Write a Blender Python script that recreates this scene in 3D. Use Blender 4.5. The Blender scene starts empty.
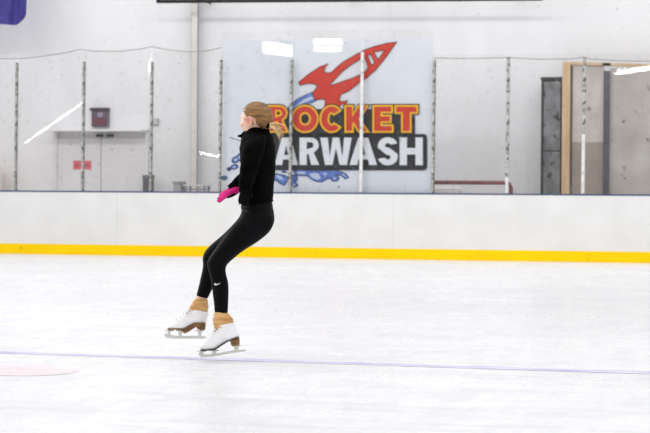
import bpy, bmesh, math, random
from mathutils import Vector, Matrix, Euler, noise
from mathutils.geometry import tessellate_polygon
random.seed(7)
S = bpy.context.scene
C = S.collection

# ------------------------------------------------------------------ camera
F = 2000.0; THETA = math.radians(14.3); PITCH = math.radians(0.56); ROLL = math.radians(0.40)
CAM = Vector((0, 0, 1.0))
RM = (Matrix.Rotation(THETA, 3, 'Z') @ Matrix.Rotation(math.pi/2 - PITCH, 3, 'X') @ Matrix.Rotation(ROLL, 3, 'Z'))
cd = bpy.data.cameras.new('camera'); cam = bpy.data.objects.new('camera', cd); C.objects.link(cam)
cd.sensor_width = 36.0; cd.lens = 36.0 * F / 650.0; cd.clip_end = 500
cam.location = CAM; cam.rotation_euler = RM.to_euler()
cd.dof.use_dof = True; cd.dof.focus_distance = 12.12; cd.dof.aperture_fstop = 6.5
S.camera = cam
# ------------------------------------------------------------------ colour
vs = S.view_settings
vs.view_transform = 'Standard'; vs.look = 'None'; vs.gamma = 1.0; vs.exposure = 0.0; vs.use_curve_mapping = False
# ------------------------------------------------------------------ world: even white bounce of the bright hall
w = bpy.data.worlds.new('hall'); S.world = w; w.use_nodes = True
w.node_tree.nodes['Background'].inputs[0].default_value = (0.97, 0.975, 1.0, 1)
w.node_tree.nodes['Background'].inputs[1].default_value = 0.76

def area(name, loc, target, sx, sy, power, col=(1, 1, 1)):
    l = bpy.data.lights.new(name, 'AREA'); l.shape = 'RECTANGLE'; l.size = sx; l.size_y = sy; l.energy = power; l.color = col
    o = bpy.data.objects.new(name, l); C.objects.link(o); o.location = loc
    o.rotation_euler = (Vector(target) - Vector(loc)).to_track_quat('-Z', 'Y').to_euler()
    return o
area('ceiling_light_row_near', (-3, 6, 9), (-3, 6, 0), 26, 4, 480)
area('ceiling_light_row_mid', (-5, 14, 9), (-5, 14, 0), 26, 4, 520)
area('ceiling_light_row_far', (-8, 22.5, 8.5), (-8, 34, 1.5), 24, 1.0, 680)
area('wall_fill_light', (-8, 32.6, 8.0), (-8, 34.6, 1.5), 22, 0.5, 170)  # added fill that brightens the hall wall, not a row of real fixtures
area('side_light_left', (-16, 16.5, 5.5), (-3, 12, 1.2), 5, 3, 700)

# ------------------------------------------------------------------ placement maths
def ray(px, py):
    return (RM @ Vector(((px - 325) / F, -(py - 216.5) / F, -1))).normalized()
def at_plane(px, py, Y):
    d = ray(px, py); return CAM + d * (Y / d.y)
def at_ground(px, py, z=0.0):
    d = ray(px, py); return CAM + d * ((z - CAM.z) / d.z)
YB = 31.6            # face of the boards
YG = YB + 0.06       # glass
YBN = YG + 0.10      # banner
YW = YB + 3.1        # hall wall

# ------------------------------------------------------------------ materials
def mat(name, col, rough=0.5, spec=0.5, metal=0.0):
    m = bpy.data.materials.new(name); m.use_nodes = True
    b = m.node_tree.nodes['Principled BSDF']
    b.inputs['Base Color'].default_value = (*col, 1); b.inputs['Roughness'].default_value = rough
    b.inputs['Specular IOR Level'].default_value = spec; b.inputs['Metallic'].default_value = metal
    return m
def srgb(r, g, b):
    f = lambda v: ((v/255 + 0.055)/1.055)**2.4 if v > 10 else v/255/12.92
    return (f(r), f(g), f(b))
def N(m, t, **kw):
    n = m.node_tree.nodes.new(t)
    for k, v in kw.items():
        if k in n.inputs: n.inputs[k].default_value = v
        else: setattr(n, k, v)
    return n
def L(m, a, b): m.node_tree.links.new(a, b)
def noisy(name, c1, c2, scale=(1, 1, 1), nscale=5.0, rough=0.5, spec=0.5, lo=0.35, hi=0.65, bump=0.0, detail=4, spots=None, metal=0.0, rot=(0, 0, 0)):
    m = mat(name, c1, rough, spec, metal); b = m.node_tree.nodes['Principled BSDF']
    tc = N(m, 'ShaderNodeTexCoord'); mp = N(m, 'ShaderNodeMapping'); mp.inputs['Scale'].default_value = scale
    mp.inputs['Rotation'].default_value = rot
    L(m, tc.outputs['Object'], mp.inputs[0])
    nz = N(m, 'ShaderNodeTexNoise'); nz.inputs['Scale'].default_value = nscale; nz.inputs['Detail'].default_value = detail
    L(m, mp.outputs[0], nz.inputs['Vector'])
    cr = N(m, 'ShaderNodeValToRGB'); cr.color_ramp.elements[0].position = lo; cr.color_ramp.elements[1].position = hi
    cr.color_ramp.elements[0].color = (*c1, 1); cr.color_ramp.elements[1].color = (*c2, 1)
    L(m, nz.outputs['Fac'], cr.inputs[0]); out = cr.outputs[0]
    if spots:
        col, sc, th = spots
        n2 = N(m, 'ShaderNodeTexNoise'); n2.inputs['Scale'].default_value = sc; n2.inputs['Detail'].default_value = 3
        L(m, tc.outputs['Object'], n2.inputs['Vector'])
        r2 = N(m, 'ShaderNodeValToRGB'); r2.color_ramp.elements[0].position = th; r2.color_ramp.elements[1].position = th + 0.05
        L(m, n2.outputs['Fac'], r2.inputs[0])
        mx = N(m, 'ShaderNodeMix', data_type='RGBA'); L(m, r2.outputs[0], mx.inputs[0]); L(m, out, mx.inputs[6])
        mx.inputs[7].default_value = (*col, 1); out = mx.outputs[2]
    L(m, out, b.inputs['Base Color'])
    if bump:
        bp = N(m, 'ShaderNodeBump'); bp.inputs['Strength'].default_value = bump; bp.inputs['Distance'].default_value = 0.01
        L(m, nz.outputs['Fac'], bp.inputs['Height']); L(m, bp.outputs[0], b.inputs['Normal'])
    return m

# ------------------------------------------------------------------ mesh helpers
def link(name, bm, m=None, parent=None, smooth=False):
    me = bpy.data.meshes.new(name); bm.normal_update(); bm.to_mesh(me); bm.free()
    ms = m if isinstance(m, (list, tuple)) else [m]
    for x in ms:
        if x: me.materials.append(x)
    if smooth:
        for p in me.polygons: p.use_smooth = True
    o = bpy.data.objects.new(name, me); C.objects.link(o)
    if parent: o.parent = parent
    return o
def thing(name, label, cat, loc=(0, 0, 0), rot=(0, 0, 0), group=None):
    o = bpy.data.objects.new(name, None); C.objects.link(o); o.location = loc; o.rotation_euler = rot
    o.empty_display_size = 0.1
    return tag(o, label, cat, group)
def tag(o, label=None, cat=None, group=None, kind=None):
    if label: o['label'] = label
    if cat: o['category'] = cat
    if group: o['group'] = group
    if kind: o['kind'] = kind
    return o
def box(bm, x0, x1, y0, y1, z0, z1, mi=0, bev=0.0):
    vsx = [bm.verts.new((x, y, z)) for x in (x0, x1) for y in (y0, y1) for z in (z0, z1)]
    idx = [(0, 1, 3, 2), (4, 6, 7, 5), (0, 4, 5, 1), (2, 3, 7, 6), (0, 2, 6, 4), (1, 5, 7, 3)]
    fs = [bm.faces.new([vsx[i] for i in f]) for f in idx]
    for f in fs: f.material_index = mi
    if bev:
        es = list({e for f in fs for e in f.edges})
        r = bmesh.ops.bevel(bm, geom=es, offset=bev, segments=2, affect='EDGES', profile=0.5)
        for f in r['faces']: f.material_index = mi
    return fs
def boxo(name, b, m, parent=None, bev=0.0):
    bm = bmesh.new(); box(bm, *b, bev=bev); return link(name, bm, m, parent)
def tube(bm, pts, rad, n=8, mi=0, caps=True):
    pts = [Vector(p) for p in pts]; rings = []
    for i, p in enumerate(pts):
        t = (pts[min(i+1, len(pts)-1)] - pts[max(i-1, 0)]).normalized()
        a = t.cross(Vector((0, 0, 1)))
        if a.length < 0.05: a = t.cross(Vector((0, 1, 0)))
        a.normalize(); b = t.cross(a)
        r = rad[i] if isinstance(rad, (list, tuple)) else rad
        rings.append([bm.verts.new(p + (a*math.cos(2*math.pi*k/n) + b*math.sin(2*math.pi*k/n))*r) for k in range(n)])
    for i in range(len(rings)-1):
        for k in range(n):
            f = bm.faces.new((rings[i][k], rings[i][(k+1) % n], rings[i+1][(k+1) % n], rings[i+1][k])); f.material_index = mi
    if caps:
        for r in (rings[0][::-1], rings[-1]): bm.faces.new(r).material_index = mi
def ring_loft(bm, rings, caps=True):
    vr = [[bm.verts.new(p) for p in r] for r in rings]; n = len(vr[0])
    for i in range(len(vr)-1):
        for k in range(n):
            bm.faces.new((vr[i][k], vr[i][(k+1) % n], vr[i+1][(k+1) % n], vr[i+1][k]))
    if caps:
        bm.faces.new(vr[0][::-1]); bm.faces.new(vr[-1])
def ell(bm, c, r, rot=None, seg=20):
    m = Matrix.Translation(Vector(c)) @ (rot.to_4x4() if rot else Matrix.Identity(4)) @ Matrix.Diagonal((*r, 1))
    bmesh.ops.create_uvsphere(bm, u_segments=seg, v_segments=seg//2+2, radius=1, matrix=m)
def remesh(o, vox, smooth=4, fac=0.5):
    bm = bmesh.new(); bm.from_mesh(o.data); bmesh.ops.recalc_face_normals(bm, faces=bm.faces); bm.to_mesh(o.data); bm.free()
    md = o.modifiers.new('r', 'REMESH'); md.mode = 'VOXEL'; md.voxel_size = vox; md.use_smooth_shade = True
    sm = o.modifiers.new('s', 'SMOOTH'); sm.iterations = smooth; sm.factor = fac
    bpy.context.view_layer.update()
    dg = bpy.context.evaluated_depsgraph_get()
    me = bpy.data.meshes.new_from_object(o.evaluated_get(dg)); old = o.data
    o.modifiers.clear(); o.data = me
    if not me.materials:
        for x in old.materials: me.materials.append(x)
    for p in me.polygons: p.use_smooth = True
    return o

# flat artwork: loops in photo pixels on the banner plane, outer loop first, then holes
def area2(l): return sum(l[i][0]*l[(i+1) % len(l)][1] - l[(i+1) % len(l)][0]*l[i][1] for i in range(len(l)))/2
def offset(l, d):
    if area2(l) < 0: l = l[::-1]
    out = []; n = len(l)
    for i in range(n):
        p0, p1, p2 = Vector(l[i-1]), Vector(l[i]), Vector(l[(i+1) % n])
        a = (p1-p0); b = (p2-p1)
        if a.length < 1e-6 or b.length < 1e-6: continue
        a.normalize(); b.normalize()
        na = Vector((a.y, -a.x)); nb = Vector((b.y, -b.x)); m = na + nb
        if m.length < 0.3: m = na
        m.normalize(); k = min(1/max(m.dot(na), 0.3), 1.9)
        q = p1 + m*d*k; out.append((q.x, q.y))
    return out
def art(bm, loops, mi, layer, grow=0.0, Y=YBN):
    ls = [offset(l, grow if i == 0 else -grow) for i, l in enumerate(loops)]
    if len(ls) > 1: ls = [ls[0]] + [l for l, o in zip(ls[1:], loops[1:]) if abs(area2(l)) > 0.3 and (grow < 0.1 or abs(area2(l)) < abs(area2(o)))]
    flat = [Vector((p[0], p[1], 0)) for l in ls for p in l]
    tris = tessellate_polygon([[Vector((p[0], p[1], 0)) for p in l] for l in ls])
    vv = [bm.verts.new(at_plane(p.x, p.y, Y - 0.003*layer)) for p in flat]
    for t in tris:
        try: f = bm.faces.new([vv[i] for i in t])
        except ValueError: continue
        f.normal_update()
        if f.normal.y > 0: f.normal_flip()
        f.material_index = mi
def arc(cx, cy, rx, ry, a0, a1, n=10):
    return [(cx + rx*math.cos(math.radians(a0+(a1-a0)*i/n)), cy + ry*math.sin(math.radians(a0+(a1-a0)*i/n))) for i in range(n+1)]
def oval(cx, cy, rx, ry, rot=0, n=20):
    r = math.radians(rot)
    return [(cx + rx*math.cos(t)*math.cos(r) - ry*math.sin(t)*math.sin(r), cy + rx*math.cos(t)*math.sin(r) + ry*math.sin(t)*math.cos(r)) for t in [2*math.pi*i/n for i in range(n)]]

# ================================================================== STRUCTURE
# ---- ice
def ice_mat():
    m = mat('ice', (0.93, 0.93, 0.955), 0.45, 0.5); b = m.node_tree.nodes['Principled BSDF']
    tc = N(m, 'ShaderNodeTexCoord'); hs = []
    for (rz, sc, st, ds) in ((0.25, (1.0, 1.6, 1), 1.1, 1.2), (-0.3, (1.0, 3.0, 1), 2.2, 0.8), (0.9, (6, 1.0, 1), 1.4, 0.6), (0.25, (0.35, 4.0, 1), 1.2, 1.5)):
        mp = N(m, 'ShaderNodeMapping'); mp.inputs['Rotation'].default_value = (0, 0, rz); mp.inputs['Scale'].default_value = sc
        L(m, tc.outputs['Object'], mp.inputs[0])
        nz = N(m, 'ShaderNodeTexNoise'); nz.inputs['Scale'].default_value = st; nz.inputs['Detail'].default_value = 9; nz.inputs['Roughness'].default_value = 0.62; nz.inputs['Distortion'].default_value = ds
        L(m, mp.outputs[0], nz.inputs['Vector']); hs.append(nz.outputs['Fac'])
    a1 = N(m, 'ShaderNodeMath', operation='ADD'); L(m, hs[0], a1.inputs[0]); L(m, hs[1], a1.inputs[1])
    a2 = N(m, 'ShaderNodeMath', operation='ADD'); L(m, hs[2], a2.inputs[0]); L(m, hs[3], a2.inputs[1])
    a3 = N(m, 'ShaderNodeMath', operation='ADD'); L(m, a1.outputs[0], a3.inputs[0]); L(m, a2.outputs[0], a3.inputs[1])
    d = N(m, 'ShaderNodeMath', operation='MULTIPLY'); d.inputs[1].default_value = 0.25; L(m, a3.outputs[0], d.inputs[0])
    cr = N(m, 'ShaderNodeValToRGB'); e = cr.color_ramp.elements
    e[0].position = 0.43; e[0].color = (0.74, 0.75, 0.765, 1); e[1].position = 0.55; e[1].color = (0.93, 0.93, 0.935, 1)
    L(m, d.outputs[0], cr.inputs[0])
    big = N(m, 'ShaderNodeTexNoise'); big.inputs['Scale'].default_value = 0.5; L(m, tc.outputs['Object'], big.inputs['Vector'])
    cb = N(m, 'ShaderNodeValToRGB'); cb.color_ramp.elements[0].position = 0.35; cb.color_ramp.elements[1].position = 0.65
    cb.color_ramp.elements[0].color = (0.955, 0.95, 0.955, 1); cb.color_ramp.elements[1].color = (1, 1, 1, 1)
    L(m, big.outputs['Fac'], cb.inputs[0])
    mx = N(m, 'ShaderNodeMix', data_type='RGBA', blend_type='MULTIPLY'); mx.inputs[0].default_value = 1
    L(m, cr.outputs[0], mx.inputs[6]); L(m, cb.outputs[0], mx.inputs[7]); L(m, mx.outputs[2], b.inputs['Base Color'])
    rr = N(m, 'ShaderNodeMapRange'); rr.inputs[1].default_value = 0.4; rr.inputs[2].default_value = 0.6; rr.inputs[3].default_value = 0.38; rr.inputs[4].default_value = 0.24
    L(m, d.outputs[0], rr.inputs[0]); L(m, rr.outputs[0], b.inputs['Roughness'])
    bp = N(m, 'ShaderNodeBump'); bp.inputs['Strength'].default_value = 0.12; bp.inputs['Distance'].default_value = 0.003
    L(m, d.outputs[0], bp.inputs['Height']); L(m, bp.outputs[0], b.inputs['Normal'])
    return m
M_ice = ice_mat()
ice = boxo('floor', (-34, 22, -32, YB + 0.1, -0.05, 0.0), M_ice); tag(ice, 'white scratched skating ice', 'ice', kind='structure')
boxo_f = boxo('floor_hall', (-34, 22, YB + 0.1, YW + 0.2, -0.06, -0.001), noisy('concrete_floor', srgb(214, 212, 210), srgb(224, 222, 220), nscale=3)); tag(boxo_f, 'grey concrete floor behind the boards', 'floor', kind='structure')
# painted markings under the ice
def paint(name, c, c2):
    m = noisy(name, c, c2, scale=(1.5, 8, 1), nscale=1.6, rough=0.3, lo=0.42, hi=0.6)
    return m
bm = bmesh.new()
pl, pr = at_ground(-40, 351.0), at_ground(690, 374.3)
dirv = (pr - pl).normalized(); nrm = Vector((-dirv.y, dirv.x, 0)); hw = 0.085
a, b_ = pl - dirv*6, pr + dirv*6
bm.faces.new([bm.verts.new((p.x, p.y, 0.0015)) for p in (a - nrm*hw, b_ - nrm*hw, b_ + nrm*hw, a + nrm*hw)])
link('blue_line', bm, paint('line_paint', srgb(190, 186, 228), srgb(226, 225, 242)), ice)
bm = bmesh.new(); c = at_ground(22, 371); 
bm.faces.new([bm.verts.new((c.x + 0.32*math.cos(t), c.y + 0.32*math.sin(t), 0.0015)) for t in [2*math.pi*i/48 for i in range(48)]])
link('face_off_spot', bm, paint('spot_paint', srgb(240, 218, 222), srgb(242, 232, 234)), ice)

# ---- hall wall
M_wall = noisy('hall_wall', srgb(229, 228, 229), srgb(236, 235, 236), scale=(1, 1, 0.4), nscale=1.2, rough=0.8, spec=0.2, spots=(srgb(204, 201, 201), 11.0, 0.70))
wb = bmesh.new(); box(wb, -34, 22, YW, YW + 0.2, 0, 9.5)
x = -30.0
while x < 20:                                                # vertical laps of the sheet panels
    box(wb, x, x + 0.02, YW - 0.004, YW + 0.01, 0, 9.5); x += 0.62
wall = link('wall_back', wb, M_wall); tag(wall, 'white sheet-panel hall wall behind the rink glass', 'wall', kind='structure')

# ---- dasher boards
M_board = noisy('board_plastic', srgb(222, 221, 219), srgb(228, 227, 225), nscale=2.0, rough=0.35, spec=0.4, spots=(srgb(205, 203, 202), 14.0, 0.71))
M_yellow = noisy('kick_yellow', srgb(250, 206, 0), srgb(255, 212, 0), scale=(1, 1, 3), nscale=1.5, rough=0.5, spec=0.12, spots=(srgb(214, 170, 0), 6.0, 0.66))
M_navy = mat('cap_navy', srgb(52, 70, 108), 0.4)
M_seam = mat('seam', srgb(206, 206, 204), 0.6)
X0, X1 = -19.0, 2.5
boards = thing('dasher_boards', 'long white rink boards with yellow kick strip and navy top edge', 'boards', (0, YB, 0))
bm = bmesh.new(); box(bm, X0, X1, 0, 0.1, 0.16, 1.05)
link('facing', bm, M_board, boards)
bm = bmesh.new(); box(bm, X0, X1, -0.012, 0.1, 0.0, 0.172, bev=0.004); link('kick_plate', bm, M_yellow, boards)
bm = bmesh.new(); box(bm, X0, X1, -0.006, 0.14, 1.05, 1.075, bev=0.004); link('top_cap', bm, M_navy, boards)
for px in (117, 393):
    p = at_plane(px, 220, YB); boxo('seam_strip', (p.x - 0.004, p.x + 0.004, -0.001, 0.01, 0.175, 1.048), M_seam, boards)

# ================================================================== GLASS
def glass_mat():
    m = bpy.data.materials.new('rink_glass'); m.use_nodes = True; nt = m.node_tree
    nt.nodes.remove(nt.nodes['Principled BSDF']); out = nt.nodes['Material Output']
    tr = N(m, 'ShaderNodeBsdfTransparent'); tr.inputs[0].default_value = (0.985, 0.985, 0.985, 1)
    gl = N(m, 'ShaderNodeBsdfGlossy'); gl.inputs['Roughness'].default_value = 0.0
    fr = N(m, 'ShaderNodeFresnel'); fr.inputs[0].default_value = 1.3
    mx = N(m, 'ShaderNodeMixShader'); L(m, fr.outputs[0], mx.inputs[0]); L(m, tr.outputs[0], mx.inputs[1]); L(m, gl.outputs[0], mx.inputs[2])
    df = N(m, 'ShaderNodeBsdfDiffuse'); df.inputs[0].default_value = (0.55, 0.54, 0.54, 1)
    tc = N(m, 'ShaderNodeTexCoord'); n1 = N(m, 'ShaderNodeTexNoise'); n1.inputs['Scale'].default_value = 9; n1.inputs['Detail'].default_value = 5
    L(m, tc.outputs['Object'], n1.inputs['Vector'])
    r = N(m, 'ShaderNodeValToRGB'); r.color_ramp.elements[0].position = 0.60; r.color_ramp.elements[1].position = 0.75
    r.color_ramp.elements[0].color = (0.008, 0.008, 0.008, 1); r.color_ramp.elements[1].color = (0.16, 0.16, 0.16, 1)
    L(m, n1.outputs['Fac'], r.inputs[0])
    m2 = N(m, 'ShaderNodeMixShader'); L(m, r.outputs[0], m2.inputs[0]); L(m, mx.outputs[0], m2.inputs[1]); L(m, df.outputs[0], m2.inputs[2])
    L(m, m2.outputs[0], out.inputs['Surface'])
    return m
M_glass = glass_mat()
SEAMS = [-52, 16, 83, 151, 220, 290.5, 361, 433, 507, 583, 662]
def gx(px): return at_plane(px, 190, YG).x

# lamps over the far half of the rink, behind the camera, mirrored by the panes
def flat_mirror(px, py, H=8.0):
    d = ray(px, py); p = CAM + d*(YG/d.y); r = Vector((d.x, -d.y, d.z)); return p + r*((H - p.z)/r.z)
LP = [flat_mirror(328, 42.5), flat_mirror(328, 50), flat_mirror(274, 51)]
M_lamp = bpy.data.materials.new('lamp_lens'); M_lamp.use_nodes = True
_b = M_lamp.node_tree.nodes['Principled BSDF']; _b.inputs['Base Color'].default_value = (0.9, 0.9, 0.9, 1)
_b.inputs['Emission Color'].default_value = (1, 0.99, 0.97, 1); _b.inputs['Emission Strength'].default_value = 60
M_housing = mat('lamp_housing', (0.7, 0.7, 0.7), 0.4)
LL = ['white linear high bay lamp behind the camera, nearer of two', 'white linear high bay lamp behind the camera, farther of two', 'white linear high bay lamp left of the other two']
for p, lb in zip(LP, LL):
    t = thing('high_bay_lamp', lb, 'lamp', p, group='high bay lamps over the far end')
    boxo('lens', (-0.62, 0.62, -0.14, 0.14, -0.06, 0.14), M_lamp, t, bev=0.03)
    boxo('housing', (-0.66, 0.66, -0.17, 0.17, 0.14, 0.20), M_housing, t, bev=0.01)
    for wx_ in (-0.4, 0.4):
        bm = bmesh.new(); tube(bm, [(wx_, 0, 0.2), (wx_, 0, 1.5)], 0.008); link('suspension_wire', bm, M_housing, t)

# pane: (glare point px, lamp, streak angle in the image (deg, up-right positive), bend along, bend across)
GL = {1: ((57, 119), 2, 37, -0.016, 0.085), 3: ((211, 155.5), 2, -18, 0.0, 0.035), 4: ((276, 51), 2, 6, -0.003, -0.013),
      5: ((328, 42.5), 0, 0, 0.0, 0.0), 9: ((640, 70.0), 2, 14, -0.012, 0.0)}
PL = ['clear glass pane at the left picture edge over the wooden box', 'clear glass pane with a curved white light streak',
      'clear glass pane over the dark plaque and right half of the white double door', 'clear glass pane in front of the tall beige steel column',
      'clear glass pane over the left third of the rocket banner', 'clear glass pane over the rocket fins of the banner',
      'clear glass pane over the rocket nose and the letters ASH', 'clear glass pane over the long maroon rail',
      'clear glass pane over the dark grey cabinet and timber post', 'clear glass pane over the grey concrete slab at the right edge']
NX, NZ = 20, 28; WAVE = {4: 0.00045, 1: 0.0001}
for i in range(10):
    xa, xb = gx(SEAMS[i]) + 0.012, gx(SEAMS[i+1]) - 0.012
    top = 3.72 if i in (4, 5, 6) else (3.42 if i < 4 else 3.30)
    h = lambda x, z: 0.0
    if i in GL:
        (px, py), li, ang, ca, cb = GL[i]
        P = at_plane(px, py, YG); d = (P - CAM).normalized(); l = (LP[li] - P).normalized(); n = (l - d).normalized()
        g0, g1 = n.x/-n.y, n.z/-n.y; an = math.radians(ang); A = (math.cos(an), math.sin(an)); B = (-A[1], A[0])
        def h(x, z, P=P, g0=g0, g1=g1, A=A, B=B, ca=ca, cb=cb):
            dx, dz = x - P.x, z - P.z; s, t = dx*A[0]+dz*A[1], dx*B[0]+dz*B[1]
            return g0*dx + g1*dz + 0.5*ca*s*s + 0.5*cb*t*t + WAVE.get(i, 0)*math.sin(dx*11 + 0.8)
    xs = [xa + (xb-xa)*k/NX for k in range(NX+1)]; zs = [1.076 + (top-1.076)*k/NZ for k in range(NZ+1)]
    off = min(h(x, z) for x in xs for z in zs)
    bm = bmesh.new()
    for y_s, fl in ((0, False), (0.012, True)):
        g = [[bm.verts.new((x, h(x, z) - off + y_s, z)) for z in zs] for x in xs]
        for a in range(NX):
            for c in range(NZ):
                q = (g[a][c], g[a+1][c], g[a+1][c+1], g[a][c+1]); bm.faces.new(q[::-1] if fl else q)
    pane = link('glass_screen', bm, M_glass, smooth=True); pane.location = (0, YG, 0)
    tag(pane, PL[i], 'glass screen', 'rink glass screens above the boards')

# ---- seam strips between panes
M_strip = noisy('strip_metal', srgb(150, 150, 145), srgb(192, 192, 188), scale=(1, 1, 1), nscale=10, rough=0.5, metal=0.2, spots=(srgb(70, 70, 66), 22, 0.53))
M_strip_glare = noisy('strip_glare', srgb(206, 205, 204), srgb(226, 225, 224), nscale=9, rough=0.5, spots=(srgb(150, 148, 146), 15, 0.62))
M_gasket = mat('gasket', srgb(88, 88, 84), 0.6)
tops = {1: 63, 2: 62, 3: 62, 4: 60, 5: 60, 6: 52, 7: 60, 8: 57, 9: 57}
SL = {1: 'speckled grey pane strip second to the left of the dark plaque', 2: 'speckled grey pane strip crossing the red door sign',
      3: 'speckled grey pane strip just left of the small grey switch box', 4: 'speckled grey pane strip at the left edge of the banner',
      5: 'light grey pane strip crossing the banner right of the letter R', 6: 'pane strip painted white as glare, crossing the rocket and the letter K',
      7: 'dark speckled pane strip at the right edge of the banner', 8: 'grey pane strip with white painted glare at its foot over the maroon rail',
      9: 'pane strip with white painted glare on its lower half in front of the plywood sheets'}
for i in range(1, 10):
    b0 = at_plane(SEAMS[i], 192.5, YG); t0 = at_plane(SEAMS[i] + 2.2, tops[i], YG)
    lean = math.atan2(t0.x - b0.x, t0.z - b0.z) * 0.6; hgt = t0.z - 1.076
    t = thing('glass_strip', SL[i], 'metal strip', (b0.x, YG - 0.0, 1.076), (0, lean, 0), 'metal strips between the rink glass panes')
    glare_to = {6: hgt, 8: 0.26, 9: 0.95}.get(i, 0)
    hwid = 0.026
    if glare_to < hgt: boxo('clip_channel', (-hwid, hwid, -0.035, -0.008, glare_to, hgt), M_strip, t, bev=0.004)
    if glare_to: boxo('painted_glare', (-hwid, hwid, -0.036, -0.008, 0, glare_to), M_strip_glare, t, bev=0.004)  # glare on the metal strip, put in as a white-coloured piece
    if i not in (6, 8, 9): boxo('rubber_gasket', (0.015, 0.025, -0.040, -0.036, 0, hgt), M_gasket, t)

# ---- cable along the glass top
M_cable = mat('cable', srgb(150, 146, 146), 0.6)
for pts, lb in (([(-60, 52), (-20, 57), (16, 58.5), (50, 55), (79, 49.5), (110, 51), (130, 50), (152, 46.5), (180, 51), (200, 51), (222, 47.5)], 'thin grey sagging cable above the panes left of the banner'),
                ([(433, 58), (507, 57.5), (560, 59), (583, 57), (600, 59.5), (650, 61), (670, 61)], 'thin grey cable above the panes right of the banner')):
    bm = bmesh.new(); P = [at_plane(x, y, YG - 0.06) for x, y in pts]; q = []
    for a, b in zip(P, P[1:]):
        for k in range(6):
            s = k/6; q.append(a.lerp(b, s) - Vector((0, 0, 0.012*math.sin(math.pi*s))))
    q.append(P[-1]); tube(bm, q, 0.008, 6)
    tag(link('cable', bm, M_cable, smooth=True), lb, 'cable')

# ================================================================== BANNER
bn = thing('advertising_banner', 'large white banner with red rocket and ROCKET CARWASH lettering behind the glass', 'banner')
M_vinyl = noisy('vinyl', srgb(225, 230, 237), srgb(232, 236, 242), nscale=1.5, rough=0.6, spec=0.2, bump=0.15)
bm = bmesh.new(); nx, nz = 60, 30
p0, p1 = at_plane(223.2, 190, YBN), at_plane(432, 190, YBN); zt = at_plane(327, 39.5, YBN).z; zb = 0.98
rows = []
for s in (0, 0.004):
    rows.append([[bm.verts.new((p0.x + (p1.x-p0.x)*a/nx, YBN + s + 0.004 + 0.003*math.sin(a*0.9), zb + (zt-zb)*c/nz)) for c in range(nz+1)] for a in range(nx+1)])
for k, g in enumerate(rows):
    for a in range(nx):
        for c in range(nz):
            q = (g[a][c], g[a+1][c], g[a+1][c+1], g[a][c+1]); bm.faces.new(q if k == 0 else q[::-1])
link('vinyl_sheet', bm, M_vinyl, bn, smooth=True)
M_black = mat('print_black', srgb(38, 38, 42), 0.5, 0.2); M_red = noisy('print_red', srgb(208, 56, 36), srgb(214, 64, 42), nscale=4, rough=0.5, spec=0.2)
M_gold = mat('print_yellow', srgb(248, 190, 30), 0.5, 0.2); M_white = mat('print_white', srgb(234, 237, 242), 0.5, 0.2)
M_maroon = mat('print_maroon', srgb(96, 34, 30), 0.5, 0.2); M_bl = noisy('print_blue', srgb(70, 100, 178), srgb(120, 150, 214), nscale=12, rough=0.5, spec=0.2)
M_nv = mat('print_navy', srgb(44, 62, 120), 0.5, 0.2); M_pale = mat('print_pale_blue', srgb(196, 208, 232), 0.5, 0.2)
# rocket
body = [(396.6, 42), (386.6, 43.3), (374.5, 46.5), (365, 49.7), (357, 54), (350, 58), (342, 62.7), (336, 68), (331.6, 72.3), (328, 73), (323.8, 72), (324.6, 68), (327.8, 63.6),
        (319.5, 67), (309, 74), (298.7, 82.2), (300, 85.3), (303, 84.4), (309, 83.2), (315, 84.3), (317.4, 86.6), (315, 89.5), (312.5, 93), (315, 100), (322, 98.7), (325.5, 100.5), (324, 110), (338, 110),
        (340, 106), (342, 104), (345, 104.6), (347.5, 100.5), (342, 101.8), (339.2, 101), (340.3, 94.8), (350, 90), (358.9, 82.7), (365, 79.2), (375.3, 70.0), (385.7, 57.5)]
hole = [(329.5, 85.6), (333.3, 81), (342, 71.7), (350, 65.5), (359.7, 59.3), (364.5, 57.8), (366.5, 62), (368.2, 68), (365, 71.6), (358.9, 75.2), (352, 78.2), (345, 80.6), (337, 83.6)]
slot = [(367.5, 55.2), (370.6, 54.0), (374.8, 63), (371.2, 65.2)]
tri = [(373.6, 51.8), (384.8, 50.2), (377.8, 59.6)]
bm = bmesh.new()
exh = [(312.3, 92.5), (316, 100.5), (305, 105.5), (296, 112), (288, 114), (288, 108), (297, 99.5), (304, 96)]
art(bm, [exh], 2, 1, 0.7); art(bm, [exh], 3, 2); art(bm, [[(312, 96), (313.4, 99), (303, 103), (297, 107), (293, 108), (303, 100)]], 4, 3)
art(bm, [body, hole, slot, tri], 0, 4, 0.45); art(bm, [body, hole, slot, tri], 1, 5, -0.35)
link('rocket_picture', bm, [M_maroon, M_red, M_nv, M_bl, M_pale], bn)
# lettering helpers
def R_(x0, x1, y0, y1, w):
    m = (y0+y1)/2 + 1.0; r = (m-y0)/2; h2 = w*0.52
    o = [(x0, y0), (x1-r, y0)] + arc(x1-r*1.05, y0+r, r*1.05, r, -80, 60, 8) + [(x1-r*0.7, m+0.4), (x1+0.6, y1), (x1-w*1.05, y1), (x0+w+2.2, m+1.6), (x0+w, m+1.6), (x0+w, y1), (x0, y1)]
    ho = [(x0+w, y0+h2*1.15)] + arc(x1-r*1.1, y0+r, max(r*1.1-w*0.72, 1), max(r-h2*1.15, 1), -80, 80, 6) + [(x0+w, m-h2*0.75)]
    return [o, ho]
def O_(x0, x1, y0, y1, w):
    cx, cy = (x0+x1)/2, (y0+y1)/2; rx, ry = (x1-x0)/2, (y1-y0)/2
    return [oval(cx, cy, rx, ry, 0, 36), oval(cx, cy, rx-w, ry-w*0.92, 0, 24)]
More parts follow.
